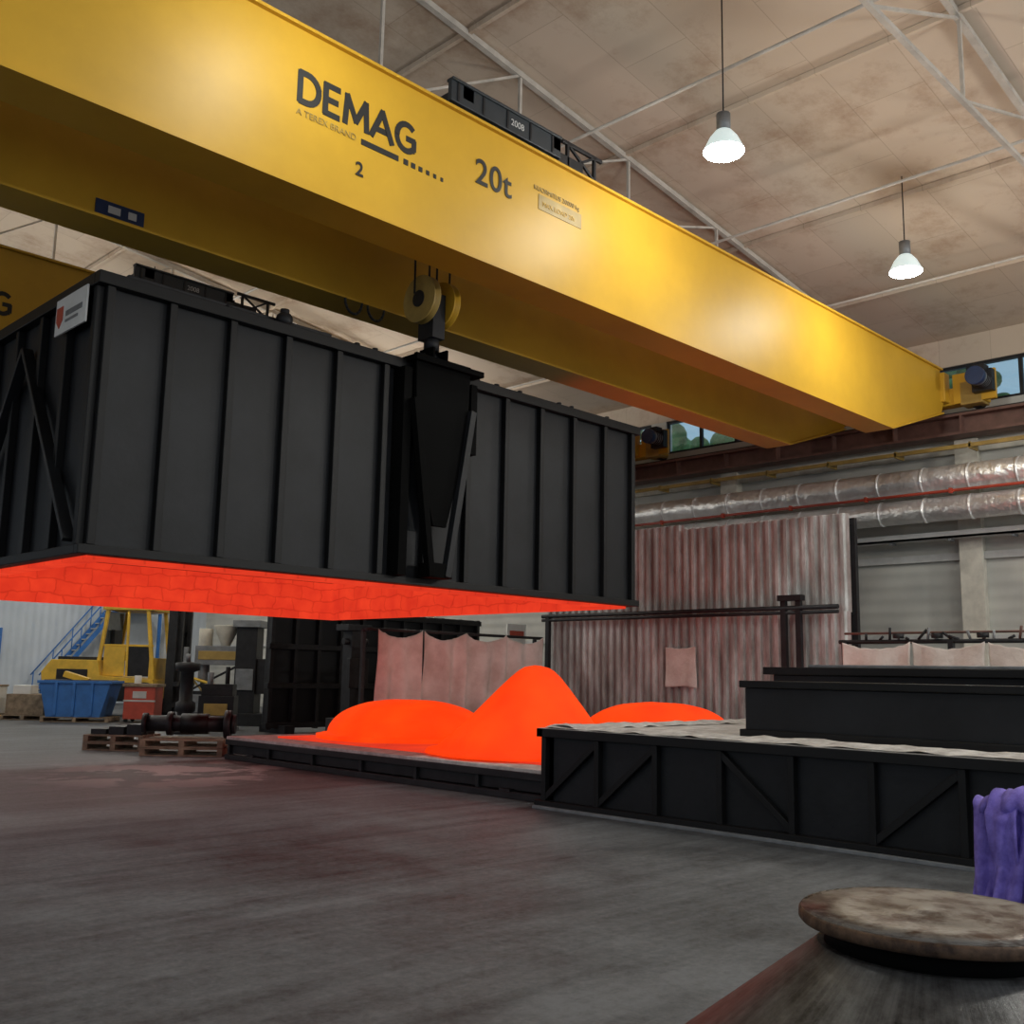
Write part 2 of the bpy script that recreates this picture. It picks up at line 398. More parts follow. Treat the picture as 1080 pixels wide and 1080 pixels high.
b=B(); b.box(24.38,24.5,-8,45,7.0,7.25,'cream'); b.box(24.36,24.5,-8,45,4.45,4.62,'lgrey'); b.box(24.38,24.5,-8,45,2.6,2.7,'lgrey'); b.done('trim_1')
for y in (-1.0,5.1,11.2,17.3,23.4,29.5,35.6,41.7):
    b=B(); zb=9.85
    b.beam((-13,y,zb),(24.3,y,zb),.07,.07,'truss')
    b.beam((4,y,roof(4)-.1),(24.3,y,roof(24.3)-.1),.1,.1,'truss')
    b.beam((-13,y,roof(-13)-.1),(4,y,roof(4)-.1),.1,.1,'truss')
    xs=[-12+2.9*i for i in range(13)]
    for i,x in enumerate(xs):
        if roof(x)-zb<.3: continue
        b.beam((x,y,zb),(x,y,roof(x)-.1),.05,.05,'truss',up=(0,1,0))
        x2=x+2.9
        if x2<23.5: b.beam((x,y,zb),(x2,y,roof(x2)-.1),.04,.04,'truss')
    b.done('roof_truss')
b=B()
for x in (-10,-6,-2,2,6,10,14,18,21.5):
    b.box(x-.035,x+.035,-8,45,roof(x)-.10,roof(x)-.01,'ceil')
b.done('roof_purlins')
b=B()
for x,z in ((11.8,10.35),(16.5,10.2),(20.5,9.9)):
    b.cyl((x,-8,z),(x,45,z),.028,'truss',seg=8)
b.done('ceiling_conduits')

# ------------------------------------------------------------------ runway + wall services
b=B()
b.box(23.6,24.1,-8,45,7.72,7.78,'redbrown'); b.box(23.82,23.88,-8,45,7.32,7.72,'redbrown'); b.box(23.6,24.1,-8,45,7.28,7.34,'redbrown')
b.box(23.81,23.89,-8,45,7.78,7.86,'dark')
y=-7
while y<45:
    b.box(23.62,24.08,y-.02,y+.02,7.34,7.72,'redbrown'); y+=1.6
b.done('crane_runway_beam')
b=B(); b.box(23.5,23.56,-8,45,6.93,7.02,'dyellow')
for i in range(30): b.box(23.5,23.95,-7+1.75*i,-6.95+1.75*i,6.9,7.05,'dyellow')
b.done('power_busbar')
def duct(z,x,y0,y1,r):
    b=B(); b.cyl((x,y0,z),(x,y1,z),r,'foil',seg=28)
    y=y0
    while y<y1:
        b.cyl((x,y-.03,z),(x,y+.03,z),r*1.05,'foil',seg=28); y+=1.05
    b.done('insulated_duct')
duct(6.2,23.3,-6,24,.31); duct(5.52,23.3,-6,18,.28)
b=B()
b.box(23.7,24.0,-6,44,4.9,4.95,'lgrey'); b.box(23.7,23.73,-6,44,4.9,5.06,'lgrey')
for i in range(36): b.box(23.73,24.0,-6+1.4*i,-5.94+1.4*i,4.84,4.9,'grey')
b.cyl((23.85,-6,5.02),(23.85,44,5.02),.04,'dark',seg=8)
b.done('cable_tray')
b=B()  # added red rod, stands in for red reflections on the ducts
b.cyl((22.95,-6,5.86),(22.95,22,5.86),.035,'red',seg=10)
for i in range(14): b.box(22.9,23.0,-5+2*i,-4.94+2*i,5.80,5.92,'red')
b.done('red_reflection_pipe')

# ------------------------------------------------------------------ cranes
ROTX=Matrix.Rotation(math.pi/2,3,'Y')
def crane(name,Y,hx,front):
    root=empty(name)
    for gi,y0 in enumerate((Y,Y+2.4)):
        b=B(); y1=y0+.5
        prof=[(-13,6.9),(20.5,6.9),(23.2,7.75),(23.4,8.1),(23.2,8.76),(-13,8.76)]
        b.prism([(x,y0,z) for x,z in prof],(0,.5,0),'yellow')
        b.box(-13,23.25,y0-.06,y1+.06,8.76,8.80,'yellow')
        b.box(-13,20.5,y0-.06,y1+.06,6.86,6.90,'yellow')
        b.beam((20.5,y0+.25,6.88),(23.2,y0+.25,7.73),.62,.04,'yellow')
        b.box(-13,23.2,y0+.22,y0+.28,8.80,8.87,'dark')
        b.done('girder_%d'%(gi+1),root)
    b=B()
    b.box(23.45,23.8,Y-.9,Y+3.8,7.95,8.35,'yellow')
    for yy in (Y-.6,Y+3.5):
        b.cyl((23.7,yy,8.04),(23.98,yy,8.04),.17,'dark')
        b.box(23.4,23.85,yy-.25,yy+.25,7.9,8.45,'dyellow')
    b.box(23.2,23.5,Y-.1,Y+.6,8.0,8.7,'yellow'); b.box(23.2,23.5,Y+2.3,Y+3,8.0,8.7,'yellow')
    b.done('end_truck',root,bevel=.02)
    b=B()
    b.box(23.4,23.5,Y-1.15,Y-.2,7.95,8.65,'yellow')
    b.cyl((22.85,Y-.95,8.35),(23.4,Y-.95,8.35),.19,'grey'); b.cyl((22.7,Y-.95,8.35),(22.85,Y-.95,8.35),.21,'navy')
    for k in range(5): b.cyl((22.95+k*.08,Y-.95,8.35),(22.97+k*.08,Y-.95,8.35),.21,'dark')
    b.box(22.98,23.25,Y-1.08,Y-.82,8.52,8.66,'dark'); b.box(23.2,23.4,Y-1.15,Y-.7,8.1,8.6,'dark')
    b.done('travel_motor',root,bevel=.015)
    b=B(); t0,t1=hx-.9,hx+1.2
    for yy in (Y+.25,Y+2.65):
        b.box(t0,t1,yy-.14,yy+.14,8.92,9.12,'dark')
        for xx in (t0+.3,t1-.3): b.cyl((xx,yy-.1,8.97),(xx,yy+.1,8.97),.13,'grey')
    b.box(t0+.1,t0+.3,Y,Y+2.9,9.0,9.2,'dark'); b.box(t1-.3,t1-.1,Y,Y+2.9,9.0,9.2,'dark')
    b.cyl((t0+.5,Y+.7,9.3),(t1-.4,Y+.7,9.3),.2,'dark'); b.cyl((t0+.9,Y+1.5,9.3),(t1-.6,Y+1.5,9.3),.26,'dark')
    b.box(t0-.1,t1-.1,Y+.0,Y+.07,8.90,9.20,'slate'); b.box(t0-.1,t1-.1,Y-.03,Y+.1,9.18,9.22,'slate')
    for k in range(5): b.box(t0-.0+k*.45,t0+.04+k*.45,Y-.015,Y,8.92,9.18,'dark')
    text('cover_label','2008',t0+.98,Y-.006,9.0,.13,root,k='lgrey')
    for xx in (t1+.15,t1+.75): b.box(xx,xx+.05,Y+.1,Y+.15,8.85,9.30,'dark')
    b.box(t1+.05,t1+.95,Y+.1,Y+.15,9.26,9.32,'dark'); b.beam((t1+.15,Y+.12,8.9),(t1+.8,Y+.12,9.3),.04,.04,'dark')
    b.beam((t1+.8,Y+.12,8.9),(t1+.15,Y+.12,9.3),.04,.04,'dark')
    b.box(t1-.1,t1+.5,Y+.1,Y+.4,8.88,9.08,'dark')
    b.done('hoist_trolley',root,bevel=.01)
    hy=Y+1.42; hz=6.78; b=B()
    for dx in (-.2,.17):
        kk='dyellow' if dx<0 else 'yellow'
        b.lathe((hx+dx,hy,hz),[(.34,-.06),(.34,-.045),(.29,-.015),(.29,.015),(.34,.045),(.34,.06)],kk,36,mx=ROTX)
        b.cyl((hx+dx-.075,hy,hz),(hx+dx+.075,hy,hz),.12,'dark')
    b.box(hx-.12,hx+.1,hy-.16,hy+.16,hz-.55,hz+.1,'dark')
    b.cyl((hx,hy,hz-.72),(hx,hy,hz-.5),.11,'dark')
    pts=[]
    for i in range(15):
        a=math.radians(100-i*19); pts.append(Vector((hx+.15*math.cos(a),hy,hz-.92+.15*math.sin(a))))
    b.cyl((hx,hy,hz-.8),(hx,hy,hz-.65),.05,'dark')
    for p,q in zip(pts,pts[1:]): b.cyl(p,q,.05,'dark',seg=10)
    for dx in (-.34,-.08,.06,.30): b.cyl((hx+dx,hy,hz+.05),(hx+dx*1.05,hy,9.2),.016,'dark',seg=6)
    b.done('hook_block',root)
    return root
c1=crane('overhead_crane',9.25,9.0,True)
c2=crane('overhead_crane',18.3,9.0,False)
yf=9.25-.008
maker(yf+.003,5.72,7.86,.43,c1)
text('lettering_sub','A TEREX BRAND',5.72,yf,7.73,.11,c1,k='dyellow')
b=B(); b.box(6.62,7.18,yf,yf+.008,7.72,7.79,'text')
for i in range(6): b.box(7.26+i*.12,7.26+i*.12+.07-.006*i,yf,yf+.008,7.72,7.79-.004*i,'text')
b.box(10.0-.35,10.0+.55,yf,yf+.008,7.98,8.20,'dyellow')
b.done('girder_marks',c1)
text('lettering_number','2',6.55,yf,7.32,.24,c1,off=.004)
text('lettering_load','20t',8.44,yf,7.93,.50,c1,sx=.98,off=.004,sp=1.05)
text('lettering_warning','KUORMITUS 20000 kg',9.55,yf,8.24,.10,c1,k='dyellow')
text('lettering_plate','MAX LOAD 20t',9.72,yf-.004,8.04,.10,c1,k='yellow')
maker(18.294,4.15,7.55,.45,c2)
b=B()
b.box(4.55,5.15,11.63,11.65,6.92,7.10,'navy'); b.box(4.7,4.85,11.62,11.63,6.96,7.05,'lgrey'); b.box(4.95,5.05,11.62,11.63,6.96,7.05,'lgrey'); b.done('nameplate',c1)
b=B()
for i in range(2):
    x=8.3+i*.40
    for j in range(8):
        a0=math.pi*j/8;a1=math.pi*(j+1)/8
        b.cyl((x+.15*math.cos(a0),11.6,6.86-.2*math.sin(a0)),(x+.15*math.cos(a1),11.6,6.86-.2*math.sin(a1)),.02,'dark',seg=6)
b.done('festoon_cable',c1)

# ------------------------------------------------------------------ furnace hood
X0,X1,Y0,Y1,Z0,Z1=4.35,13.5,10.66,19.1,2.75,5.79
H=empty('furnace_hood')
b=B(); t=.06
b.box(X0,X1,Y0,Y0+t,Z0,Z1,'black'); b.box(X0,X1,Y1-t,Y1,Z0,Z1,'black')
b.box(X0,X0+t,Y0,Y1,Z0,Z1,'black'); b.box(X1-t,X1,Y0,Y1,Z0,Z1,'black')
b.box(X0,X1,Y0,Y1,Z1-.06,Z1,'black')
b.done('shell',H)
b=B()
for (z,h,o) in ((Z0,.10,.10),(Z1-.12,.14,.12)):
    b.box(X0-o,X1+o,Y0-o,Y0,z,z+h,'black2'); b.box(X0-o,X1+o,Y1,Y1+o,z,z+h,'black2')
    b.box(X0-o,X0,Y0,Y1,z,z+h,'black2'); b.box(X1,X1+o,Y0,Y1,z,z+h,'black2')
N=12
for i in range(N+1):
    x=X0+(X1-X0)*i/N; x=min(max(x,X0+.04),X1-.04)
    for ys,ye in ((Y0-.09,Y0),(Y1,Y1+.09)): b.box(x-.045,x+.045,ys,ye,Z0+.1,Z1-.12,'black2')
NY=11
for i in range(NY+1):
    y=Y0+(Y1-Y0)*i/NY; y=min(max(y,Y0+.04),Y1-.04)
    for xs,xe in ((X0-.09,X0),(X1,X1+.09)): b.box(xs,xe,y-.045,y+.045,Z0+.1,Z1-.12,'black2')
for xs in (X0-.13,X1+.07):
    b.beam((xs+.03,Y0+.15,Z0+.15),(xs+.03,Y0+1.9,Z1-.45),.06,.13,'black',up=(1,0,0))
    b.beam((xs+.03,Y0+3.6,Z0+.15),(xs+.03,Y0+1.9,Z1-.45),.06,.13,'black',up=(1,0,0))
    b.beam((xs+.03,Y1-.15,Z0+.15),(xs+.03,Y1-1.9,Z1-.45),.06,.13,'black',up=(1,0,0))
b.done('frame_ribs',H,bevel=.008)
b=B(); l=.28
for za,zb_,k in ((Z0-.04,Z0+.75,'lining'),(Z0+.75,Z1-.4,'lining2')):
    b.box(X0+t,X1-t,Y0+t,Y0+l,za,zb_,k); b.box(X0+t,X1-t,Y1-l,Y1-t,za,zb_,k)
    b.box(X0+t,X0+l,Y0+l,Y1-l,za,zb_,k); b.box(X1-l,X1-t,Y0+l,Y1-l,za,zb_,k)
b.box(X0+l,X1-l,Y0+l,Y1-l,Z1-.6,Z1-.4,'lining2')
b.done('hot_lining',H)
for ys,sg,nm in ((Y0,-1,'lifting_frame_near'),(Y1,1,'lifting_frame_far')):
    b=B(); cx=9.0; ya=ys+sg*.1
    def bx(x0,x1,p,q,z0,z1,k='vblack'): b.box(x0,x1,min(p,q),max(p,q),z0,z1,k)
    bx(cx-.66,cx-.52,ys,ys+sg*.24,Z0+.1,Z1-.12); bx(cx+.56,cx+.68,ys,ys+sg*.24,Z0+1.9,Z1-.12)
    b.prism([(cx-.5,ys+sg*.22,Z1+.1),(cx+.5,ys+sg*.22,Z1+.1),(cx+.46,ys+sg*.22,Z1-1.0),(cx+.12,ys+sg*.22,Z0+.8),(cx-.12,ys+sg*.22,Z0+.8),(cx-.46,ys+sg*.22,Z1-1.0)],(0,sg*.06,0),'vblack')
    b.beam((cx+.52,ys+sg*.3,Z1-.55),(cx+.12,ys+sg*.3,Z0+.12),.10,.11,'black',up=(0,1,0))
    b.beam((cx-.52,ys+sg*.3,Z1-.55),(cx-.16,ys+sg*.3,Z0+.12),.10,.11,'vblack',up=(0,1,0))
    bx(cx-.2,cx+.2,ys+sg*.1,ys+sg*.34,Z0+.1,Z0+.3)
    bx(cx-.55,cx+.7,ys,ys+sg*.35,Z1-.02,Z1+.06)
    for dx in (-.12,.12): bx(cx+dx-.02,cx+dx+.02,ys-sg*.1,ys+sg*.2,Z1+.0,Z1+.28)
    b.cyl((cx-.16,ys,Z1+.17),(cx+.16,ys,Z1+.17),.05,'dark')
    b.done(nm,H,bevel=.006)
b=B()
b.box(X0+.4,X0+3.2,Y0+.35,Y0+.43,Z1+.16,Z1+.24,'dark')
for i in range(5): b.box(X0+.45+i*.65,X0+.53+i*.65,Y0+.35,Y0+.43,Z1,Z1+.2,'dark')
b.box(X0+.4,X0+2.4,Y0+1.4,Y0+1.48,Z1+.3,Z1+.38,'dark')
for i in range(4): b.box(X0+.45+i*.6,X0+.53+i*.6,Y0+1.4,Y0+1.48,Z1,Z1+.34,'dark')
b.box(X0+2.0,X0+2.3,Y0+.5,Y0+1.0,Z1,Z1+.26,'dark')
for x in (6.75,):
    b.cyl((x,Y0+.25,Z1),(x,Y0+.25,Z1+.12),.15,'dark'); b.sph((x,Y0+.25,Z1+.2),.11,'dark'); b.box(x-.2,x+.2,Y0+.15,Y0+.35,Z1,Z1+.06,'dark')
    b.cyl((x,Y0+.25,Z1+.26),(x,Y0+.25,Z1+.34),.06,'dark')
for x in (5.9,7.8,8.1,10.0,10.4,10.9,11.8,12.1,13.0): b.box(x-.12,x+.12,Y0+.02,Y0+.22,Z1,Z1+.07,'dark'); b.cyl((x,Y0+.12,Z1+.05),(x,Y0+.12,Z1+.13),.04,'dark')
for x in (6.5,9,11.5):
    b.box(x-.08,x+.08,Y0+.3,Y1,Z1,Z1+.10,'black2')
b.done('roof_fittings',H,bevel=.008)
b=B(); b.box(X0-.15,X0-.13,Y0+.10,Y0+.93,Z1-.52,Z1-.10,'white'); 
b.prism([(X0-.155,Y0+.9,Z1-.2),(X0-.155,Y0+.72,Z1-.2),(X0-.155,Y0+.72,Z1-.36),(X0-.155,Y0+.81,Z1-.45),(X0-.155,Y0+.9,Z1-.36)],(.006,0,0),'red')
b.box(X0-.156,X0-.15,Y0+.2,Y0+.64,Z1-.34,Z1-.28,'grey'); b.box(X0-.156,X0-.15,Y0+.3,Y0+.64,Z1-.41,Z1-.38,'grey'); b.done('sign_board',H)

# ------------------------------------------------------------------ hot platform + workpieces
b=B()
PX0,PX1,PY0,PY1=9.75,17.6,9.0,16.9
b.box(PX0+.08,PX1,PY0,PY1,0.10,.34,'dark')
b.box(PX0,PX1,PY0,PY1,.35,.40,'fibre')
b.box(PX0-.02,PX0+.1,PY0,PY1,.0,.09,'dark'); b.box(PX0-.02,PX0+.1,PY0,PY1,.26,.35,'dark')
for i in range(7):
    y=PY0+.05+(PY1-PY0-.1)*i/6; b.box(PX0+.02,PX0+.12,y-.03,y+.03,.0,.34,'dark')
b.box(PX0+.55,PX1-.4,PY0+.3,PY1-.8,.40,.43,'glowdim')
for y in (PY0+.8,PY1-.8): b.box(PX0,PX1,y-.1,y+.1,0,.12,'dark')
b.done('furnace_bogie',bevel=.008)
def dome(c,r,h,name):
    b=B(); pr=[(r*1.14,0),(r*1.14,.07),(r*1.02,.08),(r,.10)]
    for i in range(1,15):
        a=math.pi/2*i/14.5; pr.append((r*math.cos(a)**.8,.10+h*math.sin(a)))
    b.lathe(c,pr,'glow',wob=.03); b.done(name)
dome((12.1,14.65,.43),1.42,.58,'glowing_dished_head')
dome((14.8,11.1,.43),1.34,.63,'glowing_dished_head')
b=B()
b.lathe((11.36,10.96,.43),[(1.52,0),(1.50,.05),(1.36,.07),(1.32,.12),(1.02,.40),(.76,.70),(.53,.97),(.38,1.13),(.27,1.23),(.19,1.28),(.04,1.31)],'glow',wob=.04,lean=(.08,-.08))
b.done('glowing_cone')

# ------------------------------------------------------------------ black base at right
R=empty('furnace_lower_section')
bX0,bX1,bY0,bY1=9.45,16.2,1.2,8.75
b=B()
b.box(bX0,bX0+.1,bY0,bY1,.06,.93,'black'); b.box(bX0,bX1,bY1-.1,bY1,.06,.93,'black')
b.box(bX1-.1,bX1,bY0,bY1,.06,.93,'black'); b.box(bX0,bX1,bY0,bY0+.1,.06,.93,'black')
b.box(bX0+.1,bX1-.1,bY0+.1,bY1-.1,.5,.88,'dark')
b.done('shell',R)
b=B()
b.box(bX0-.16,bX0,bY0-.1,bY1+.1,.0,.04,'grey'); b.box(bX0-.13,bX0,bY0-.1,bY1+.1,.04,.10,'black2'); b.box(bX0-.1,bX0+.02,bY0-.1,bY1+.1,.85,.95,'black2'); b.box(bX0-.1,bX1,bY1,bY1+.1,.85,.95,'black2')
b.box(bX0-.1,bX1,bY1,bY1+.1,.0,.08,'black2')
nn=9
for i in range(nn+1):
    y=bY0+(bY1-bY0)*i/nn; b.box(bX0-.08,bX0,y-.035,y+.035,.08,.85,'black2')
dy=(bY1-bY0)/nn
for i,s in ((1,1),(3,-1),(5,1),(7,-1),(8,-1)):
    y=bY0+dy*i; zz=(.12,.82) if s>0 else (.82,.12)
    b.beam((bX0-.04,y,zz[0]),(bX0-.04,y+dy,zz[1]),.07,.06,'black2',up=(1,0,0))
for i in range(7):
    x=bX0+.1+(bX1-bX0-.2)*i/6; b.box(x-.035,x+.035,bY1,bY1+.08,.08,.85,'black2')
b.done('frame',R,bevel=.006)
b=B()
b.grid(lambda u,v:Vector((bX0-.06+v*.55,bY0+u*(bY1-bY0),.965+.03*noise.noise(Vector((u*30,v*2,0)))+ (.035*math.sin(v*math.pi)))),60,6,'fibre')
b.grid(lambda u,v:Vector((bX0+u*(bX1-bX0),bY1-.45+v*.5,.965+.03*noise.noise(Vector((u*30,v*2,4)))+ (.035*math.sin(v*math.pi)))),60,6,'fibre')
b.box(bX0-.08,bX1,bY0,bY1+.08,.92,.955,'fibre')
b.done('fibre_seal',R)
b=B()
b.box(10.25,11.6,3.3,6.45,.96,1.50,'black'); b.box(10.2,11.7,3.25,6.5,1.50,1.58,'black2'); b.box(10.2,11.7,3.25,6.5,.96,1.04,'black2')
b.box(10.3,11.6,1.4,3.2,.96,1.46,'black')
b.box(12.3,14.0,2.0,7.3,.96,1.66,'black'); b.box(12.2,14.1,1.9,7.4,1.66,1.76,'black2'); b.box(12.5,13.2,2.0,6.9,1.76,1.80,'grey')
b.done('burner_box',R,bevel=.01)

def cloth(fn_p,fn_q,top,bot,name,seed,n=1,bulge=.12,sag=.05,parent=None,dirn=(0,-1,0)):
    P=Vector(fn_p);Q=Vector(fn_q);D=Vector(dirn)
    b=B()
    for c in range(n):
        sd=seed+c*7.3; rr=random.Random(int(sd*10))
        u0=c/n+.002;u1=(c+1)/n-.002-rr.random()*.008; drop=rr.uniform(-.05,.08); tw=rr.uniform(.0,.05)
        def f(u,v,u0=u0,u1=u1,sd=sd,drop=drop,tw=tw):
            uu=u0+(u1-u0)*u
            cen=(u0+u1)/2; uu=cen+(uu-cen)*(1-tw*math.sin(v*2.2))+.006*math.sin(v*3+sd)*v
            p=P.lerp(Q,uu)
            z=top-(sag*(1-abs(2*u-1)**2)*1.5+.04*abs(noise.noise(Vector((u*6,sd,0)))))*(1-v)-(top-bot)*v*(1+drop+.05*noise.noise(Vector((u*2,sd,5))))
            w=bulge*(.25+.75*v)*(math.sin(u*11+sd+2.0*noise.noise(Vector((u*1.5,v*1.3,sd))))*.6+noise.noise(Vector((u*3.3+v*.6,v*1.2,sd)))*1.1)
            return p+D*w+Vector((0,0,z-p.z))
        b.grid(f,40,28,'cloth')
    return b.done(name,parent,solid=.02)
R2=empty('cloth_rack')
b=B()
b.cyl((16.5,4.6,2.25),(16.5,8.5,2.25),.035,'dark',seg=10); b.cyl((16.7,4.6,2.40),(16.7,8.5,2.40),.02,'redbrown',seg=8)
for y in (4.7,6.6,8.4): b.box(16.45,16.55,y-.04,y+.04,0,2.25,'dark'); b.box(16.3,16.8,y-.06,y+.06,0,.05,'dark')
for i in range(20):
    y=4.7+i*.17+random.random()*.1; dx=random.uniform(-.1,.1)
    b.cyl((16.5,y,2.28),(16.5+dx,y+random.uniform(-.15,.15),2.28+random.uniform(.03,.22)),.022,random.choice(['dark','redbrown','grey','dark']),seg=8)
    if i%4==0: b.cyl((16.5,y,2.3),(16.5,y,2.38),.09,'dark',seg=12)
b.done('frame',R2)
cloth((16.4,8.4,2.2),(16.4,4.8,2.2),2.24,1.35,'hanging_cloth',3.1,3,.10,.07,R2,(-1,0,0))

R3=empty('cloth_rack')
b=B(); b.cyl((13.7,18.1,2.52),(19.3,18.1,2.52),.035,'dark',seg=10)
for x in (13.75,16.6,19.2): b.box(x-.04,x+.04,18.25,18.33,0,2.52,'dark'); b.box(x-.05,x+.05,17.9,18.6,0,.05,'dark'); b.box(x-.03,x+.03,18.08,18.3,2.48,2.54,'dark')
b.done('frame',R3)
cloth((13.85,17.95,2.5),(19.15,17.95,2.5),2.54,.50,'hanging_cloth',1.3,4,.20,.12,R3,(0,-1,0))

# ------------------------------------------------------------------ corrugated partition
b=B()
def corr(y0,y1,z0,z1,x,pitch=.22,dep=.07):
    n=int((y1-y0)/pitch); ys=[]
    for i in range(n):
        y=y0+i*pitch; ys+=[(y,0),(y+pitch*.40,0),(y+pitch*.52,dep),(y+pitch*.88,dep)]
    i=b.mi('corr'); pr=None
    for (y,d) in ys:
        v=(b.bm.verts.new((x-d,y,z0)),b.bm.verts.new((x-d,y,z1)))
        if pr: f=b.bm.faces.new((pr[0],v[0],v[1],pr[1])); f.material_index=i
        pr=v
corr(10.0,14.3,3.0,5.08,20.0); corr(14.2,18.6,3.0,5.2,20.03); corr(10.0,18.6,.0,3.02,19.94)
for y in (10.0,12.9,15.8,18.6): b.box(20.08,20.2,y-.07,y+.07,0,4.98,'dark')
for z in (1.0,3.0,4.9): b.box(20.05,20.12,10,18.6,z-.05,z+.05,'dark')
b.done('corrugated_partition')
b=B()
for z,r in ((3.10,.05),(3.0,.04)): b.cyl((19.6,10.1,z),(19.6,18.4,z),r,'dark',seg=10)
for y in (11.0,11.35,18.2): b.box(19.56,19.66,y-.06,y+.06,0,3.35 if y<12 else 3.1,'dark')
b.box(19.5,19.7,10.9,11.45,3.25,3.37,'dark')
b.done('pipe_railing')
cloth((19.8,14.6,2.3),(19.8,13.75,2.3),2.32,1.45,'hanging_rag',5.5,1,.06,.03,None,(-1,0,0))

# black panels behind
b=B()
b.box(14.35,21.6,23.1,23.2,.25,3.2,'black')
for i in range(11): x=14.4+i*.72; b.box(x-.05,x+.05,22.95,23.1,.1,3.2,'dark')
for z in (.2,1.2,2.2,3.1): b.box(14.3,21.7,22.93,23.1,z-.07,z+.07,'dark')
for x in (14.8,18,21): b.box(x-.15,x+.15,22.6,23.8,0,.2,'dark')
b.done('spare_furnace_panel',bevel=.008)
b=B()
b.box(-.18,.18,-.18,.18,0,2.6,'dark'); b.box(-.5,.3,-.3,.3,0,.5,'dark'); b.box(-.35,.35,-.25,.25,2.55,2.7,'dark')
b.cyl((-.3,0,2.3),(.4,0,2.3),.08,'dark'); b.box(-.3,.25,-.3,-.18,1.2,1.9,'dark')
b.done('control_pedestal',loc=(14.9,20.2,0),bevel=.01)

# ------------------------------------------------------------------ forklift
F=empty('forklift',(15.4,33.3,0)); F.rotation_euler[2]=math.radians(-45)
b=B()
b.prism([(-2.3,-1.05,.55),(-2.4,-1.05,1.4),(-2.1,-1.05,1.8),(-.6,-1.05,1.8),(-.5,-1.05,1.3),(1.2,-1.05,1.2),(1.35,-1.05,.6)],(0,2.1,0),'yellow2')
b.box(-.4,1.1,-1.1,1.1,.5,1.1,'dark'); b.box(-1.9,-.9,-1.07,-1.04,1.1,1.5,'dark')
b.box(-2.0,-.7,-.8,.8,1.8,1.9,'dark')
b.done('chassis',F,bevel=.06)
b=B()
for x in (-1.45,.95):
    for y in (-1.0,1.0):
        s=1 if y>0 else -1
        b.cyl((x,y-.2,.56),(x,y+.2,.56),.56,'rubber',seg=28); b.cyl((x,y+s*.19,.56),(x,y+s*.22,.56),.28,'yellow2',seg=20)
b.done('wheels',F)
b=B()
for x,xt in ((-.7,-.45),(1.15,.85)):
    for y in (-.85,.85): b.beam((x,y,1.2),(xt,y,3.45),.11,.11,'yellow2')
b.box(-.6,1.0,-.95,.95,3.43,3.55,'yellow2')
for i in range(5): b.box(-.4+i*.28,-.32+i*.28,-.85,.85,3.55,3.58,'dark')
b.box(-.4,.2,-.35,.35,1.8,2.1,'dark'); b.box(-.5,-.38,-.35,.35,2.1,2.8,'dark')
b.beam((.95,0,1.6),(.6,0,2.2),.05,.05,'dark'); b.cyl((.6,0,2.18),(.56,0,2.24),.2,'dark')
b.box(-.62,1.1,-.87,-.83,2.25,2.32,'yellow2')
b.box(-.5,.2,-.86,-.84,1.3,2.25,'yellow2'); b.box(.25,1.05,-.86,-.84,1.3,2.25,'dark')
b.beam((.28,-.85,1.3),(.22,-.85,3.4),.08,.08,'yellow2')
b.box(1.0,1.12,-.9,.9,1.2,1.9,'yellow2')
b.box(-.6,-.55,-.8,.8,2.3,3.4,'glassdark')
b.sph((-.2,.3,3.68),.09,'red')
b.done('cab',F,bevel=.015)
b=B()
for y in (-.62,.62):
    b.box(1.5,1.78,y-.12,y+.12,.15,3.65,'dark'); b.box(1.78,1.9,y*.72-.08,y*.72+.08,.2,3.55,'dark')
for z in (.4,1.6,2.7,3.6): b.box(1.5,1.7,-.6,.6,z-.07,z+.07,'dark')
b.box(1.85,1.97,-.95,.95,.35,.5,'dark'); b.box(1.85,1.97,-.95,.95,1.0,1.15,'dark')
for y in (-.5,0,.5): b.cyl((1.62,y*.4,.4),(1.62,y*.4,3.4),.05,'grey')
for y in (-.5,.5):
    b.box(1.92,2.02,y-.1,y+.1,.12,1.15,'dark'); b.box(1.95,3.3,y-.1,y+.1,.08,.15,'dark')
b.done('mast',F)

def pallet(b,x,y,z,w=1.2,d=.8,k='wood',a=0):
    for i in range(6):
        yy=y+d*i/5.6; b.box(x,x+w,yy,yy+d*.11,z+.12,z+.145,k)
    for xx in (x,x+w/2-.05,x+w-.1): b.box(xx,xx+.1,y,y+d,z+.02,z+.12,k)
    for yy in (y,y+d*.45,y+d*.9): b.box(x,x+w,yy,yy+.09,z,z+.022,k)
b=B()
pallet(b,-.9,-.6,0,1.9,1.2)
b.prism([(-.75,-.6,.15),(.75,-.6,.15),(1.0,-.6,1.15),(-1.0,-.6,1.15)],(0,1.2,0),'blue')
b.box(-1.04,1.04,-.65,.65,1.1,1.18,'blue'); b.box(-.9,.9,-.5,.5,1.14,1.2,'dark')
for x in (-.5,0,.5): b.box(x-.04,x+.04,-.66,-.58,.2,1.12,'blue')
b.box(-.5,.2,-.3,.3,1.18,1.35,'yellow2',rot=(0,.3,.2))
b.done('blue_scrap_skip',loc=(12.7,30.4,0),rz=math.radians(-40),bevel=.01)
b=B()
b.box(-.45,.45,-.35,.35,.1,1.05,'red'); b.box(-.5,.5,-.4,.4,1.03,1.12,'wood'); b.box(-.47,.47,-.36,-.33,.6,.65,'lgrey')
b.box(-.2,.2,-.37,-.34,.7,.9,'lgrey')
for x in (-.38,.38):
    for y in (-.28,.28): b.cyl((x,y-.02,.06),(x,y+.02,.06),.06,'rubber')
b.cyl((-.2,0,1.1),(-.2,0,1.35),.1,'white'); 
b.done('red_tool_cart',loc=(14.1,29.3,0),rz=math.radians(-45),bevel=.01)
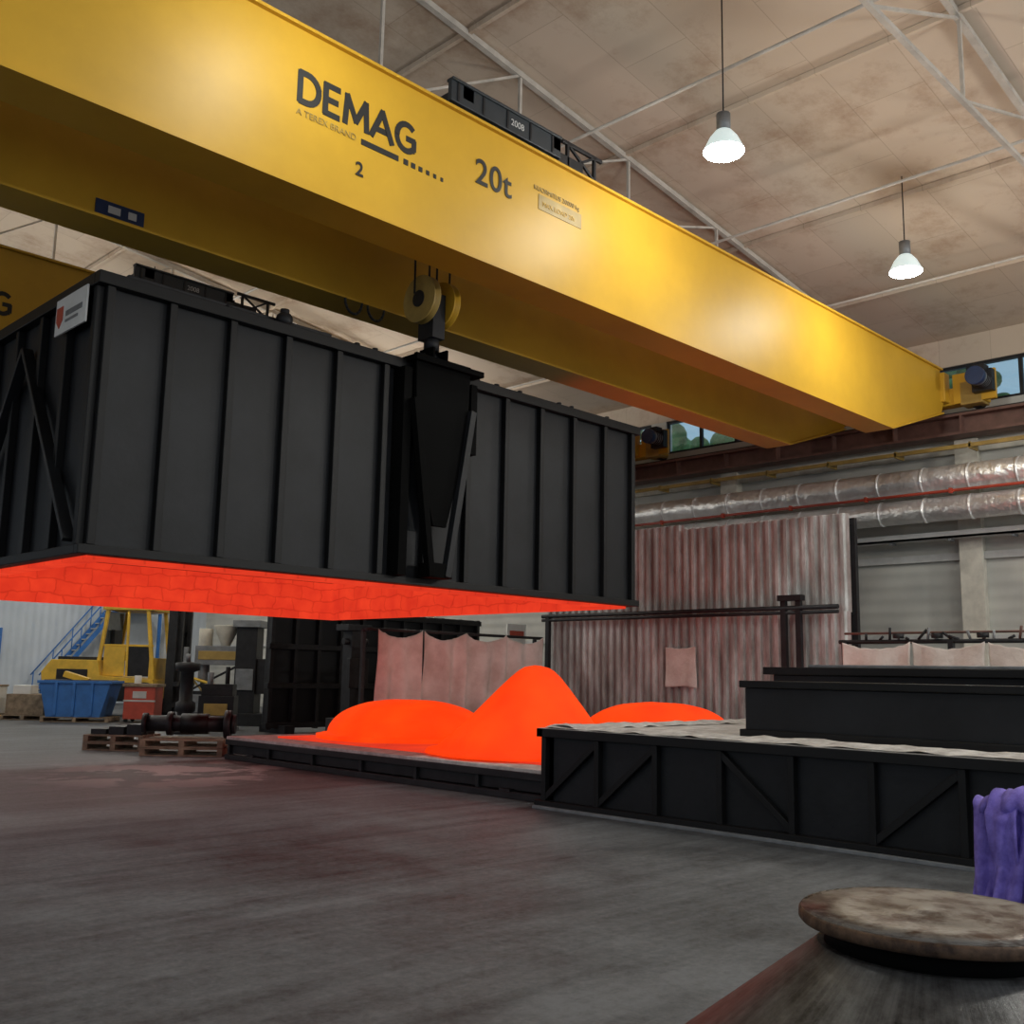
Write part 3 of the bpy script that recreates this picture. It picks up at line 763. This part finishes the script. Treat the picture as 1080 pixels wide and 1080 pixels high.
b=B()
pallet(b,-1.4,-.6,0,1.3,1.2); b.box(-1.3,-.2,-.5,.5,.15,.95,'white'); b.box(-1.33,-.17,-.53,.53,.95,1.0,'wood')
pallet(b,.1,-.6,0,1.3,1.2); b.box(.2,1.3,-.5,.5,.15,.75,'wood'); b.box(.3,.8,-.3,.3,.75,1.0,'white')
b.box(-1.2,-.6,-.3,.3,1.0,1.3,'cream')
b.done('crates_on_pallets',loc=(11.4,32.6,0),rz=math.radians(-42),bevel=.01)
G=empty('boring_machine',(15.6,27.2,0)); G.rotation_euler[2]=math.radians(-45)
b=B()
b.box(-1.2,1.2,-.6,.6,0,.35,'dark'); b.box(.3,.9,-.4,.4,.35,2.9,'dark'); b.box(.2,1.0,-.5,.5,2.8,3.0,'grey')
b.box(-.9,.4,-.3,.3,1.7,2.25,'grey'); b.cyl((-.7,0,1.2),(-.7,0,1.75),.16,'grey'); b.cyl((-.7,0,.95),(-.7,0,1.2),.08,'dark')
b.box(-1.1,-.2,-.5,.5,.35,.85,'grey'); b.box(-1.0,-.4,-.3,.3,.85,.95,'dark')
b.cyl((-.7,0,2.25),(-.7,0,2.75),.2,'cream'); b.lathe((-.1,0,2.25),[(.12,0),(.36,.55),(.38,.6)],'cream',24)
b.box(.9,1.2,-.3,.3,.9,1.9,'dark'); b.box(-1.2,-1.08,-.4,-.28,.35,2.2,'grey')
b.box(.35,.85,-.45,-.4,1.0,1.6,'grey'); b.box(-.8,.3,-.32,-.30,1.85,2.1,'dyellow')
b.beam((-1.1,-.35,.9),(.4,-.35,1.7),.06,.06,'dark'); b.beam((-1.1,-.35,1.5),(-.2,-.35,.5),.05,.05,'dyellow')
b.cyl((.2,-.4,1.0),(-1.0,-.4,1.35),.04,'yellow2')
b.done('body',G,bevel=.03)
b=B()
b.lathe((0,0,0),[(.38,0),(.38,.08),(.2,.12),(.18,.5),(.24,.55),(.24,.75),(.16,.8),(.16,1.5),(.3,1.55),(.3,1.72),(.1,1.75)],'dark',28)
b.cyl((0,0,1.75),(0,0,1.95),.06,'grey')
b.done('flanged_pillar',loc=(12.6,23.9,0))
b=B()
b.box(-.45,.45,-.35,.35,.1,.9,'dark'); b.box(-.4,.4,-.3,.3,.9,1.2,'dark'); b.cyl((-.2,-.2,1.2),(-.2,-.2,1.5),.08,'grey'); b.cyl((.2,0,1.2),(.2,0,1.65),.06,'dark')
b.box(-.5,.5,-.4,.4,0,.1,'grey'); b.box(-.3,.3,-.37,-.35,.4,.7,'dyellow')
b.done('welding_unit',loc=(13.95,24.7,0),rz=-.7,bevel=.02)

b=B()
pallet(b,-.6,-.4,0); pallet(b,-.6,-.4,.15)
for i in range(3): b.box(-.5+i*.36,-.2+i*.36,-.3,.3,.30,.40+.05*i,'dark')
b.done('stacked_pallets',loc=(9.2,19.9,0),rz=math.radians(-50))
b=B(); pallet(b,-.75,-.5,0,1.5,1.0); pallet(b,-.75,-.5,.15,1.5,1.0)
b.done('stacked_pallets',loc=(9.7,18.2,0),rz=math.radians(-42))
b=B()
b.cyl((-.95,0,.26),(.55,0,.26),.15,'dark',seg=28); b.cyl((-1.0,0,.26),(-.92,0,.26),.19,'dark',seg=28)
b.cyl((.5,0,.26),(.62,0,.26),.26,'dark',seg=32); b.cyl((.62,0,.26),(.7,0,.26),.18,'dark',seg=28); b.cyl((-.55,0,.26),(-.45,0,.26),.22,'dark',seg=28)
b.cyl((-.3,0,.26),(.2,0,.26),.19,'black2',seg=28)
b.done('flanged_shaft',loc=(9.85,18.15,.30),rz=math.radians(-38))

b=B()
for s in (0,.9): b.beam((16.4,43.5+s,.2),(19.4,43.5+s,4.0),.06,.18,'blue'); b.cyl((16.4,43.5+s,1.2),(19.4,43.5+s,5.0),.03,'blue',seg=8)
for i in range(16):
    x=16.5+i*.185; z=.35+i*.236; b.box(x,x+.28,43.5,44.4,z,z+.04,'lgrey')
    if i%4==0:
        for s in (0,.9): b.cyl((x,43.5+s,z),(x,43.5+s,z+1.0),.025,'blue',seg=8)
b.box(19.3,21.5,43.3,44.95,3.95,4.05,'lgrey'); b.box(19.3,21.5,43.28,43.32,5.0,5.05,'blue')
for x in (19.4,21.4): b.box(x-.06,x+.06,43.4,43.5,0,4,'blue')
b.done('steel_staircase')
b=B(); b.box(13.2,15.2,44.92,44.99,0,3.0,'lgrey'); b.box(13.1,15.3,44.9,44.99,3.0,3.1,'blue'); b.box(13.1,13.2,44.9,44.99,0,3.0,'blue'); b.box(15.2,15.3,44.9,44.99,0,3,'blue')
b.box(13.4,15.0,44.90,44.93,1.7,2.7,'glassdark'); b.done('door_1')
for x in (-10,-2,6,11.5,22.5):
    b=B(); b.box(x-.2,x+.2,44.6,45,0,roof(x)-.2,'lgrey'); b.box(x-.26,x+.26,44.55,44.6,0,roof(x)-.2,'lgrey'); b.done('wall_column')
b=B(); b.box(21.9,22.7,22.0,22.05,2.5,3.1,'white'); b.box(22.0,22.6,21.98,22.0,2.75,2.9,'red'); b.box(22.26,22.34,22.05,22.1,0,3.1,'grey'); b.done('sign_post')

# ------------------------------------------------------------------ purple slings on trestle
T=empty('trestle_with_slings')
b=B()
b.box(5.34,5.46,.1,2.02,.86,1.0,'dark')
for y in (.3,1.7):
    b.beam((5.4,y,.9),(5.02,y,0),.07,.07,'dark'); b.beam((5.4,y,.9),(5.78,y,0),.07,.07,'dark'); b.box(5.15,5.65,y-.03,y+.03,.4,.46,'dark')
b.done('trestle',T)
b=B()
for i in range(20):
    y=2.00-i*.05; Ln=.42+.12*random.random(); sd=i*3.7; lay=.01+.02*(i%4)
    def f(u,v,y=y,Ln=Ln,sd=sd,lay=lay):
        s=(u-.5)*2
        r=.085+lay
        if abs(s)<.3:
            a=s/.3*math.pi/2; x=math.sin(a)*r; z=.98+math.cos(a)*(.05+lay)
        else:
            q=(abs(s)-.3)/.7; x=math.copysign(r+.04*math.sin(q*3+sd)+.06*q,s); z=.98-Ln*q*(1 if s<0 else .9)
        w=(v-.5)*.14*(1-.2*abs(s))
        return Vector((5.4+x+.018*math.sin(v*9+sd+s*3),y+w+.035*math.sin(s*2.6+sd)*abs(s),z+.012*math.sin(v*7+sd)))
    b.grid(f,40,8,'purple')
b.done('slings',T,solid=.014)

# ------------------------------------------------------------------ foreground steel cone with flange disc
b=B()
b.lathe((0,0,0),[(1.50,0),(1.48,.03),(.285,.955),(.275,.965)],'machined',96)
b.lathe((0,0,0),[(.26,.955),(.25,1.010)],'vblack',64)  # neck coloured near black to paint in the shadow under the disc
b.lathe((0,0,0),[(.25,1.012),(.313,1.014),(.318,1.020),(.317,1.038),(.312,1.044)],'rustedge',96)
b.lathe((0,0,0),[(.312,1.044),(.2,1.047),(.135,1.047),(.13,1.051),(.06,1.051),(.055,1.056),(.01,1.056)],'rust',96)
b.done('flanged_steel_cone',loc=(2.59,1.11,0))

# ------------------------------------------------------------------ pendant lamps, plus an added unseen fill row
def lamp(x,y,z=8.98,e=190):
    L=empty('pendant_or_fill_lamp',(x,y,z))
    b=B(); rz=roof(x)-z
    b.cyl((0,0,.5),(0,0,rz),.012,'dark',seg=6)
    b.cyl((0,0,.28),(0,0,.55),.10,'grey'); 
    b.lathe((0,0,0),[(.29,-.02),(.285,.0),(.20,.18),(.12,.28),(.09,.30)],'shade',32,cap=False)
    b.lathe((0,0,0),[(.275,-.04),(.20,-.06),(.08,-.07),(.02,-.07)],'lampglow',32)
    b.done('fitting',L)
    ld=bpy.data.lights.new('bulb','POINT'); ld.energy=e; ld.color=(1.0,.96,.88); ld.shadow_soft_size=.3
    lo=bpy.data.objects.new('bulb',ld); COL.objects.link(lo); lo.parent=L; lo.location=(0,0,-.42)
for x in (17.5,11.6,5.6,-1): lamp(x,7.5,e=170 if x>5.7 else 90)
for x in (18,11,4): lamp(x,24,e=380)
for x in (18,11,4): lamp(x,37,e=500)
for x,e in ((19,1100),(12.5,650),(6,350)): lamp(x,-3,z=7.2,e=e)  # unseen row behind the camera, hung low and boosted to light the rear girder

# trees outside
for i,(x,y) in enumerate(((33,22),(34,17),(35,27),(33,4),(35,13),(34,8.5))):
    b=B(); b.cyl((0,0,-1),(0,0,9),.3,'wood',r2=.15)
    for k in range(60):
        a=random.random()*6.28; r=random.random()*2.4; b.sph((r*math.cos(a),r*math.sin(a),6+random.random()*6.5),.2+random.random()*.4,'foliage',seg=10)
    b.done('tree',loc=(x,y,0))

# ------------------------------------------------------------------ world
w=bpy.data.worlds.new('World'); scene.world=w; w.use_nodes=True
bg=w.node_tree.nodes['Background']; bg.inputs[0].default_value=(0.80,0.90,1.0,1); bg.inputs[1].default_value=0.62

# ------------------------------------------------------------------ camera
th=math.radians(9.0); ro=math.radians(1.1)
Fh=Vector((1,1,0)).normalized(); Rr=Vector((1,-1,0)).normalized(); U=Vector((0,0,1))
f=math.cos(th)*Fh+math.sin(th)*U; u=-math.sin(th)*Fh+math.cos(th)*U
r2=math.cos(ro)*Rr+math.sin(ro)*u; u2=-math.sin(ro)*Rr+math.cos(ro)*u
mt=Matrix((r2,u2,-f)).transposed().to_4x4(); mt.translation=(0,0,1.6)
cd=bpy.data.cameras.new('camera'); cd.lens=36; cd.sensor_width=36; cd.clip_end=200
co=bpy.data.objects.new('camera',cd); COL.objects.link(co); co.matrix_world=mt
scene.camera=co
